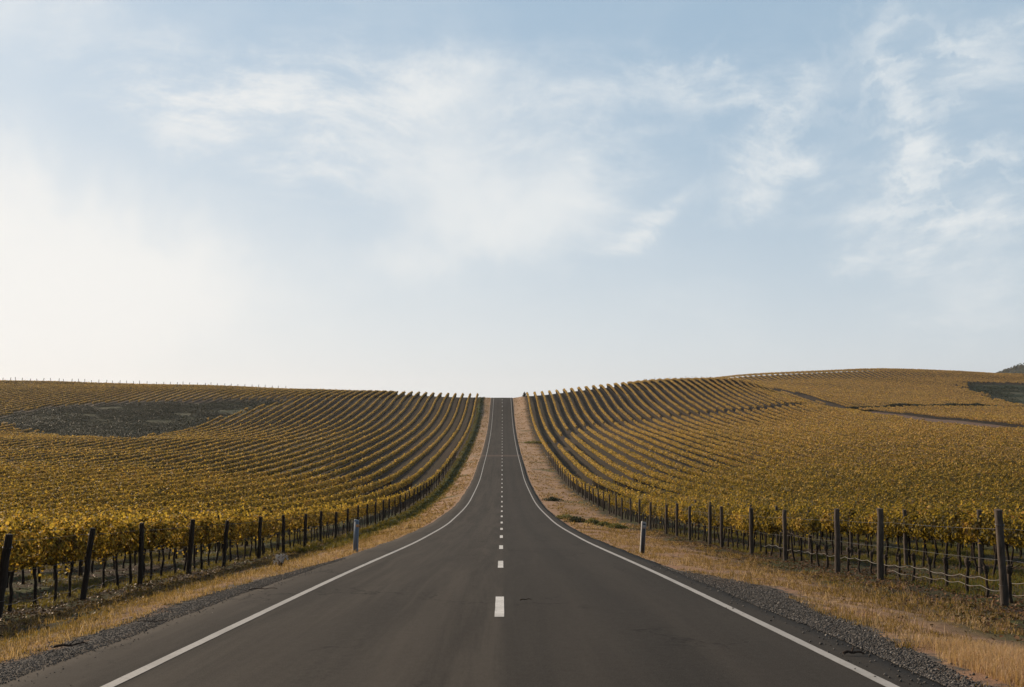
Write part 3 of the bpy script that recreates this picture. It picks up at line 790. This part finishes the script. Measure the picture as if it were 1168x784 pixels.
weed(7.6, 67, .8, .28, 1300, M['weed'], 'pale grey green weed clump near the right vines')
weed(5.6, 113, 1.3, .4, 400, M['scrub'], 'dark tuft on the right verge farther down the dip', .14)
weed(8.6, 268, 4.2, .5, 900, M['weed'], 'wide dark green patch of weeds on the right verge high on the slope', .3)
weed(9.2, 414, .9, 1.9, 300, M['scrub'], 'small dark bush standing at the crest right of the road', .3, name='small_bush', cat_='bush')
# bleached dead weed on the left verge
xb, yb = -6.35, 29.0
e = empty('dead_weed', (xb, yb, float(gz(xb, yb)))); tag(e, 'small bleached white dead weed on the left verge before the marker post', 'dead weed')
sm = MB(); P = []
for q in range(30):
    a_ = rng.uniform(0, 2*np.pi); r_ = rng.uniform(.05, .2); zt = rng.uniform(.10, .30)
    tip = np.array([np.cos(a_)*r_, np.sin(a_)*r_, zt]); sm.tube([[0, 0, -.02], tip*.5 + [0, 0, .03], tip], [.006, .005, .004], 4); P.append(tip)
obj('stems', sm.build('stems', M['twig']), e)
V, F, T = leaves(np.repeat(np.array(P), 9, 0) + rng.normal(0, .018, (270, 3)), .04)
obj('seed_heads', mesh('seed_heads', V, F, M['fluff'], T), e)

def road_at(x, y):
    i = int(np.clip(np.searchsorted(ry, y) - 1, 0, len(ry) - 2)); return float(np.interp(x, RX[i], RZ[i]))
def twig(x, y, L, ang, lab, r=.009, curl=.12, on=True, fork=True):
    mb = MB(); u = np.linspace(-.5, .5, 8); c_ = curl*rng.normal(size=8).cumsum()*.25*L
    P = np.stack([np.cos(ang)*u*L - np.sin(ang)*c_, np.sin(ang)*u*L + np.cos(ang)*c_, .012 + .02*np.abs(np.sin(u*6))], -1)
    mb.tube(P, np.linspace(r, r*.45, 8), 5)
    if fork:
        s_ = P[3]; mb.tube([s_, s_ + [np.cos(ang+.7)*L*.15, np.sin(ang+.7)*L*.15, .03], s_ + [np.cos(ang+.9)*L*.3, np.sin(ang+.9)*L*.3, .05]], [r*.7, r*.5, r*.3], 4)
    z = (road_at(x, y) if on else float(gz(x, y))) + .003
    tag(obj('fallen_twig', mb.build('fallen_twig', M['twig'], True), None, (x, y, z)), lab, 'twig')
twig(.38, 16.2, .19, .15, 'short dark twig on the asphalt just right of the nearest centre dash', .009, fork=False)
twig(-4.75, 13.9, .45, -.05, 'long curled dark twig on the left asphalt shoulder', .008, .3)
twig(-4.9, 11.6, .35, .3, 'small forked dark twig at the gravel edge near the bottom left', .016, .2)
twig(3.78, 10.9, .22, .1, 'stubby dark twig outside the right edge line', .018)
twig(-4.4, 18.6, .5, .5, 'thin bent twig on the left shoulder farther up the road', .010, .3)

# gravel stones along both shoulders
def stones(n, xs, ys, s0, s1):
    n = len(xs); s = rng.uniform(s0, s1, n)
    base_ = np.array([(1,0,0),(0,1,0),(-1,0,0),(0,-1,0),(0,0,.75),(0,0,-.6)], float)
    V = base_[None]*s[:, None, None]*rng.uniform(.6, 1.25, (n, 6, 1))
    a_ = rng.uniform(0, 6.28, n); ca, sa = np.cos(a_)[:, None], np.sin(a_)[:, None]
    V = np.stack([V[..., 0]*ca - V[..., 1]*sa, V[..., 0]*sa + V[..., 1]*ca, V[..., 2]], -1)
    z = np.maximum(gz(xs, ys), np.where(np.abs(xs) < asph_edge(np.sign(xs[0]), ys), road_z(xs, ys) + .004, -99))
    V += np.stack([xs, ys, z + .25*s], -1)[:, None]
    f = np.array([(0,1,4),(1,2,4),(2,3,4),(3,0,4),(1,0,5),(2,1,5),(3,2,5),(0,3,5)])
    F = (np.arange(n)[:, None, None]*6 + f[None]).reshape(-1, 3)
    return V.reshape(-1, 3), F, np.repeat(np.clip(rng.normal(.45, .22, n), 0, 1), 6)
n = 22000
yR = 7.5 + 18*rng.random(n)**1.2; wR = np.interp(yR, [8, 12, 20, 26], [.45, .75, 1.45, .6]); xR = asph_edge(1, yR) - .12 + wR*rng.random(n)**1.3*1.15 + rng.normal(0, .22, n)*(rng.random(n) < .12)
yL = 8.5 + 21*rng.random(n)**1.2; wL = np.interp(yL, [8, 16, 22, 30], [1.1, .95, .6, .25]); xL = -(asph_edge(-1, yL) - .15 + wL*rng.random(n)**1.3*1.15 + rng.normal(0, .35, n)*(rng.random(n) < .12))
V1, F1, T1 = stones(n, xR, yR, .006, .022); V2, F2_, T2 = stones(n, xL, yL, .004, .014)
tag(obj('gravel', mesh('gravel', V1, F1, M['gravel'], T1)), 'grey gravel spilling along the right edge of the asphalt', 'gravel', kind='stuff')
tag(obj('gravel', mesh('gravel', V2, F2_, M['gravel'], T2)), 'grey gravel along the left shoulder of the asphalt', 'gravel', kind='stuff')

# grass blades
def blades(xs, ys, h, w, t_, lean=1.1):
    n = len(xs); z = gz(xs, ys)
    a_ = rng.uniform(0, 6.28, n); l = lean*h*rng.random(n); b_ = rng.uniform(0, 6.28, n)
    B = np.stack([xs, ys, z - .01], -1); W = np.stack([np.cos(b_)*w, np.sin(b_)*w, 0*w], -1)
    Mx = B + np.stack([np.cos(a_)*l*.35, np.sin(a_)*l*.35, h*.6], -1); T_ = B + np.stack([np.cos(a_)*l*1.25, np.sin(a_)*l*1.25, h*(1 - .35*l/(h + 1e-6))], -1)
    V = np.stack([B - W, B + W, Mx + W*.7, T_, Mx - W*.7], 1).reshape(-1, 3)
    i = np.arange(n)[:, None]*5
    return V, [i + [[0, 1, 2, 4]], i + [[4, 2, 3]]], np.repeat(t_, 5)
def clumped(n, fx, fy, sc, th, sd):
    xs, ys = fx(n), fy(n); v = fbm(xs*sc, ys*sc, sd, 3); k = v > th + (rng.random(n) - .5)*.12
    return xs[k], ys[k], v[k]
def field(n, y0, y1, pw): return lambda m_: y0 + (y1 - y0)*rng.random(m_)**pw
def grass(name, side, n, y0, y1, pw, xa, xb, h0, h1, w, mat, lab, th=.42, sc=1.6, sd=0, tuft=True):
    ys = y0 + (y1 - y0)*rng.random(n)**pw
    lo = asph_edge(side, ys) + (np.interp(ys, [8, 12, 21, 27], [.35, .62, 1.4, .05]) if side > 0 else np.interp(ys, [8, 16, 22, 30], [.65, .75, .5, .08])) if xa is None else np.full(n, xa)
    xs = side*(lo + (xb - lo)*rng.random(n)**1.05)
    v = fbm(xs*sc, ys*sc*.7, sd, 3); k = v > th + (rng.random(n) - .5)*.16
    xs, ys, v = xs[k], ys[k], v[k]
    edge = np.exp(-((np.abs(xs) - lo[k])/1.2)**2)
    h = (h0 + (h1 - h0)*np.clip((v - th)*3.2, 0, 1)*rng.random(len(xs)))*(.6 + .6*rng.random(len(xs)))
    pt = fbm(xs*.7, ys*.5, sd + 40, 3)
    if tuft:                                   # gather the blades into tufts
        nt = len(xs)//22; ci = rng.integers(0, nt, len(xs)); cx_, cy_, ch = xs[:nt], ys[:nt], (.35 + 1.1*rng.random(nt)**2)
        tf = rng.random(len(xs)) < .75
        xs = np.where(tf, cx_[ci] + rng.normal(0, .045, len(xs)), xs); ys = np.where(tf, cy_[ci] + rng.normal(0, .045, len(xs)), ys)
        h = np.where(tf, h*ch[ci]*1.5, h*.55); pt = pt + np.where(tf, (rng.random(nt)[ci] - .5)*.35, -.1)
        k = np.abs(xs) > asph_edge(side, ys) + .1; xs, ys, h, pt, edge = xs[k], ys[k], h[k], pt[k], edge[k]
    V, F, T = blades(xs, ys, h, w*(1 + ys*.02), np.clip(.08 + .45*rng.random(len(xs)) + 2.8*(pt - .45) + .30*edge - ((.22*sstep(1.0, 3.2, np.abs(xs) - asph_edge(side, ys) - .6) if side > 0 else .55*sstep(.3, 1.5, np.abs(xs) - asph_edge(side, ys) - .6)) if y1 < 100 else 0), 0, 1))
    tag(obj(name, mesh(name, V, F, mat, T)), lab, 'grass', kind='stuff')
grass('dry_grass', -1, 240000, 7, 62, 1.5, None, 9.4, .02, .13, .0035, M['dry'], 'dry tan grass on the near left verge', .36, .9, 3)
grass('dry_grass', 1, 270000, 7, 62, 1.5, None, 9.4, .02, .15, .0035, M['dry'], 'dry golden grass on the near right verge', .43, .9, 4)
# taller golden stand at the bottom right
n = 60000
ys = 8.5 + 6.5*rng.random(n); xs = 4.75 + 3.6*rng.random(n)
v = np.exp(-(((xs - 5.9)/.95)**2 + ((ys - 10.8)/1.9)**2)) + .5*(fbm(xs*1.5, ys*1.5, 6) - .5) - .35*(xs < 4.95)
k = v > .25 + .3*rng.random(n); xs, ys, v = xs[k], ys[k], v[k]
V, F, T = blades(xs, ys, .10 + .22*np.clip(v, 0, 1)*rng.random(len(xs)), .003 + 0*xs, np.clip(.55 + .45*rng.random(len(xs)), 0, 1), .7)
tag(obj('tall_grass', mesh('tall_grass', V, F, M['dry'], T)), 'taller golden dry grass at the bottom right of the verge', 'grass', kind='stuff')
grass('dry_grass', -1, 60000, 60, 420, 1.6, 5.0, 7.8, .05, .22, .008, M['dry'], 'straw coloured grass strip far along the left verge', .38, .5, 5)
grass('dry_grass', 1, 90000, 60, 420, 1.6, 4.5, 9.8, .05, .22, .008, M['dry'], 'straw coloured grass far along the right verge', .42, .5, 6)
grass('green_grass', -1, 90000, 46, 425, 1.6, 7.3, 9.9, .06, .24, .008, M['green'], 'green grass strip beside the left front row of vines', .3, .5, 7)
n = 150000
for side in (-1, 1):
    ys = 17 + 50*rng.random(n)**1.3; xs = side*(10.0 + 12*rng.random(n))
    v = fbm(xs*.5, ys*.35, 12 + side, 3); k = v > .44 + .1*rng.random(n); xs, ys, v = xs[k], ys[k], v[k]
    V, F, T = blades(xs, ys, .05 + .13*rng.random(len(xs)), .006 + 0*xs, rng.random(len(xs)))
    tag(obj('green_grass', mesh('green_grass', V, F, M['green'], T)), f'green grass growing between the near vine rows on the {"left" if side < 0 else "right"}', 'grass', kind='stuff')
# fallen leaves
for side in (-1, 1):
    n = 22000
    ys = 13 + 60*rng.random(n)**1.5; xs = side*(X0 + ROW*rng.integers(0, 3, n)*(rng.random(n) < .5) + rng.normal(-.5, 1.1, n))
    k = (np.abs(xs) > 6.2); xs, ys = xs[k], ys[k]
    N = rng.normal(0, .45, (len(xs), 3)); N[:, 2] = 1
    V, F, T = leaves(np.stack([xs, ys, gz(xs, ys) + .02 + .02*rng.random(len(xs))], -1), rng.uniform(.03, .07, len(xs)), N, None, True)
    tag(obj('fallen_leaves', mesh('fallen_leaves', V, F, M['litter'], T)), f'brown fallen vine leaves under the {"left" if side < 0 else "right"} front row', 'leaves', kind='stuff')
# scrub in the hollow and on the right hill
def scrub(n, bx, poly, lab, sgn, thr=.40, hs=3.2, s0=.14, s1=.34):
    xs = rng.uniform(bx[0], bx[1], n); ys = rng.uniform(bx[2], bx[3], n)
    w = wob(xs, ys); k = inpoly(xs + w, ys + sgn*w, poly); v = fbm(xs*.11, ys*.11, 21, 4); k &= v > thr + .12*rng.random(n)
    xs, ys, v = xs[k], ys[k], v[k]
    z = gz(xs, ys) + rng.random(len(xs))*(.25 + hs*np.clip(v - thr, 0, 1))
    NU = rng.normal(0, .45, (len(xs), 3)); NU[:, 2] = 1.2
    V, F, T = leaves(np.stack([xs, ys, z], -1), rng.uniform(s0, s1, len(xs)), NU, np.clip(.15 + .5*rng.random(len(xs)) + .9*(fbm(xs*.05, ys*.09, 31, 3) - .42), 0, 1))
    tag(obj('scrub', mesh('scrub', V, F, M['scrub'], T)), lab, 'scrub', kind='stuff')
scrub(420000, (-165, -80, 228, 380), PATCH_L, 'dark green scrub filling the hollow on the left hillside', 1, .30)
scrub(120000, (205, 350, 400, 570), PATCH_R, 'grey green scrub on the bare slope of the right hill', -1, .47, 9, .25, .6)
# dark hedge line under the far right block
n = 26000; u = rng.random(n); PC = np.array(TRACK_C, float); sg = np.r_[0, np.cumsum(np.hypot(*np.diff(PC, axis=0).T))]
xs = np.interp(u*sg[-1], sg, PC[:, 0]); ys = np.interp(u*sg[-1], sg, PC[:, 1]) + rng.normal(0, .7, n)
z = gz(xs, ys) + rng.random(n)*(1.0 + 1.6*fbm(xs*.12, ys*0, 3))
V, F, T = leaves(np.stack([xs, ys, z], -1), rng.uniform(.3, .7, n), None, rng.random(n)*.7)
tag(obj('hedge', mesh('hedge', V, F, M['scrub'], T)), 'low dark hedge below the farthest right vineyard block', 'hedge')

# ------------------------------------------------------------------ world, sun, camera
SUN_AZ, SUN_EL = math.radians(-52), math.radians(26)          # measured from +Y, negative = left
w = bpy.data.worlds.new('World'); scene.world = w; w.use_nodes = True
t = NT(w.node_tree); bg = w.node_tree.nodes['Background']
sky = t.n('ShaderNodeTexSky', sky_type='NISHITA'); sky.sun_disc = False
sky.sun_elevation = SUN_EL; sky.sun_rotation = SUN_AZ; sky.air_density = 1.0; sky.dust_density = 1.6; sky.ozone_density = 1.6; sky.altitude = 50
gen = t.n('ShaderNodeTexCoord').outputs['Generated']
s3 = t.n('ShaderNodeSeparateXYZ'); t.l.new(gen, s3.inputs[0])
az = t.m('MULTIPLY', t.m('ARCTAN2', s3.outputs[0], s3.outputs[1]), 57.2958)
el = t.m('MULTIPLY', t.m('ARCSINE', s3.outputs[2]), 57.2958)
cv = t.n('ShaderNodeCombineXYZ'); t.set(cv.inputs[0], az); t.set(cv.inputs[1], el); AE = cv.outputs[0]
# domain-warped fields, in degrees of azimuth and elevation
wn = t.noise(AE, .05, 2, .5, 0, 1)
wv = t.n('ShaderNodeVectorMath', operation='MULTIPLY_ADD'); t.set(wv.inputs[0], wn); wv.inputs[1].default_value = (9, 9, 0); t.set(wv.inputs[2], AE); WP = wv.outputs[0]
n_soft = t.noise(WP, .07, 4, .55)
n_fib = t.noise(t.mapv(WP, rot=(0, 0, .45), sc=(.17, .52, 1)), 1.0, 9, .64, .15)
n_fib2 = t.noise(t.mapv(WP, rot=(0, 0, -.9), sc=(.22, .60, 1)), 1.0, 9, .64, .2)
def deg(px, py): return (math.degrees(math.atan((px - 573)/1136)), math.degrees(math.atan((480 - py)/1136/math.sqrt(1 + ((px - 573)/1136)**2))))
def blob(px, py, w_, h_, rot=0, amp=1.0, warp=True, hard=False):
    a_, e_ = deg(px, py)
    v = t.mapv(WPB if warp else AE, loc=(a_, e_, 0), rot=(0, 0, math.radians(rot)), sc=(w_/19.8, h_/19.8, 1), ty='TEXTURE')
    ln = t.n('ShaderNodeVectorMath', operation='DOT_PRODUCT'); t.set(ln.inputs[0], v); t.set(ln.inputs[1], v)
    q_ = t.m('POWER', ln.outputs['Value'], 2) if hard else ln.outputs['Value']
    return t.m('MULTIPLY', t.m('POWER', 2.718, t.m('MULTIPLY', q_, -1)), amp)
wb = t.noise(AE, .13, 6, .68, 0, 1)
wx = t.n('ShaderNodeVectorMath', operation='MULTIPLY_ADD'); t.set(wx.inputs[0], wb); wx.inputs[1].default_value = (6, 6, 0)
ws = t.n('ShaderNodeVectorMath', operation='SUBTRACT'); t.set(ws.inputs[0], AE); ws.inputs[1].default_value = (3, 3, 0); t.set(wx.inputs[2], ws.outputs[0]); WPB = wx.outputs[0]
def total(lst):
    x = lst[0]
    for y in lst[1:]: x = t.m('ADD', x, y)
    return x
big_ = total([blob(30, 275, 175, 105, -8, 1.9, True, True), blob(190, 340, 150, 45, 0, .8), blob(-60, 300, 110, 90, 0, .8), blob(560, 250, 130, 42, 14, .95), blob(500, 195, 95, 40, -20, .7), blob(640, 190, 60, 50, 0, .35), blob(470, 300, 110, 30, 18, .45),
              blob(560, 105, 110, 40, 0, .5), blob(40, 10, 110, 22, 5, .55), blob(1090, 350, 60, 34, 0, .35)])
wis = total([blob(260, 130, 150, 38, -22, .95), blob(470, 120, 190, 60, 0, .85), blob(330, 85, 120, 22, 8, .6), blob(735, 255, 60, 13, 35, .9), blob(800, 75, 75, 24, -8, .85), blob(690, 190, 60, 70, 0, .5),
             blob(885, 130, 26, 42, -35, 1.0), blob(930, 190, 46, 16, -35, .9), blob(880, 210, 60, 24, 10, .8),
             blob(1045, 120, 20, 75, 12, 1.0), blob(1035, 185, 38, 16, 25, .95), blob(1110, 55, 60, 15, 12, .9), blob(1070, 245, 75, 22, -4, 1.1), blob(1130, 255, 60, 12, 5, .8), blob(1060, 300, 34, 46, 5, .8), blob(988, 300, 24, 14, 10, .8),
             blob(1120, 330, 50, 45, 0, .5), blob(1130, 100, 60, 20, 20, .6), blob(1110, 190, 90, 9, 20, .8)])
fib = t.m('ADD', t.mr(n_fib, .38, .68, 0, .8, True), t.mr(n_fib2, .42, .70, 0, .5, True))
d1 = t.m('MULTIPLY', big_, t.mr(n_soft, .38, .58, .15, 1.1, True))
d2 = t.m('MULTIPLY', wis, t.m('ADD', t.m('MULTIPLY', t.m('POWER', fib, 1.4), 1.0), .08))
nrg = t.noise(t.mapv(WPB, rot=(0, 0, .3), sc=(.24, .34, 1)), 1.0, 4, .52, .3)
rid = t.m('MULTIPLY', t.mr(t.m('ABSOLUTE', t.m('SUBTRACT', nrg, .5)), 0, .085, 1, 0, True), t.mr(n_fib2, .38, .6, .35, 1))
wr = total([blob(885, 140, 38, 60, -35, .9), blob(1045, 130, 45, 100, 12, .9), blob(1080, 235, 90, 45, 0, .7), blob(1110, 60, 80, 30, 12, .6), blob(300, 130, 160, 60, -15, .35), blob(520, 110, 120, 50, 0, .3), blob(790, 80, 80, 40, 0, .35)])
d2 = t.m('ADD', d2, t.m('MULTIPLY', t.m('MULTIPLY', rid, wr), .6))
thin_ = t.m('MULTIPLY', t.mr(n_soft, .35, .75, 0, .22, True), t.mr(n_fib, .35, .7, .3, 1))
# horizon veil, denser toward the sun (left)
side_ = t.mr(az, -40, 32, 1.0, .25, True)
veil = t.m('MULTIPLY', t.m('POWER', 2.718, t.m('DIVIDE', t.m('MULTIPLY', t.m('MAXIMUM', el, 0), -1), t.m('ADD', t.m('MULTIPLY', side_, 3.4), 4.8))), t.m('ADD', t.m('MULTIPLY', side_, 1.0), 1.15))
dd = t.m('MULTIPLY', t.m('ADD', t.m('ADD', d1, d2), t.m('ADD', veil, thin_)), t.mr(t.m('ABSOLUTE', az), 42, 130, 1, .3, True))
cov_ = t.m('SUBTRACT', 1, t.m('POWER', 2.718, t.m('MULTIPLY', dd, -1.25)))
cc = t.mix(side_, CLOUD_R, CLOUD_L)
aaz = t.m('ABSOLUTE', az)
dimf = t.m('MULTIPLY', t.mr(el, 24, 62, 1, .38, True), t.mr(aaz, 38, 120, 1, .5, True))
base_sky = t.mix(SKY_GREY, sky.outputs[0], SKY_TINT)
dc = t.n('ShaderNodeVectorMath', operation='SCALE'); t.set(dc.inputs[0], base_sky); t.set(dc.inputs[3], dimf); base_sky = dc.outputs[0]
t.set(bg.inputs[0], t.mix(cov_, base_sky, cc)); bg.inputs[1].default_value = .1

sl = bpy.data.lights.new('sun', 'SUN'); sl.energy = SUN_E; sl.angle = math.radians(.6); sl.color = (1.0, .80, .58)
so = bpy.data.objects.new('sun', sl); link(so)
dirv = np.array([math.sin(SUN_AZ)*math.cos(SUN_EL), math.cos(SUN_AZ)*math.cos(SUN_EL), math.sin(SUN_EL)])
from mathutils import Vector
so.rotation_euler = Vector(dirv).to_track_quat('Z', 'Y').to_euler(); so.location = tuple(dirv*60)

cam = bpy.data.cameras.new('camera'); cam.lens = 35.0; cam.sensor_width = 36; cam.clip_end = 12000; cam.clip_start = .1
co = bpy.data.objects.new('camera', cam); link(co)
co.location = (0, 0, EYE); co.rotation_euler = (math.radians(90) + math.atan(88/1136), 0, -math.atan(11/1136))
scene.camera = co
if HAZE > 0:
    hb = MB(); hb.box((-7000, -3200, -60), (7000, 6500, 260)); hz = bpy.data.materials.new('pale_haze'); hz.use_nodes = True
    nt = hz.node_tree; nt.nodes.clear(); ou = nt.nodes.new('ShaderNodeOutputMaterial'); pv = nt.nodes.new('ShaderNodeVolumePrincipled')
    pv.inputs['Color'].default_value = (.93, .95, 1, 1); pv.inputs['Density'].default_value = HAZE; pv.inputs['Anisotropy'].default_value = .35
    nt.links.new(pv.outputs[0], ou.inputs['Volume'])
    tag(obj('haze', hb.build('haze', hz)), 'thin pale haze over the far hills', 'haze', kind='stuff')
scene.view_settings.view_transform = 'Standard'; scene.view_settings.look = 'None'; scene.view_settings.exposure = EXPO; scene.view_settings.gamma = 1
scene.cycles.max_bounces = 5; scene.cycles.diffuse_bounces = 3; scene.cycles.transmission_bounces = 3; scene.cycles.transparent_max_bounces = 4
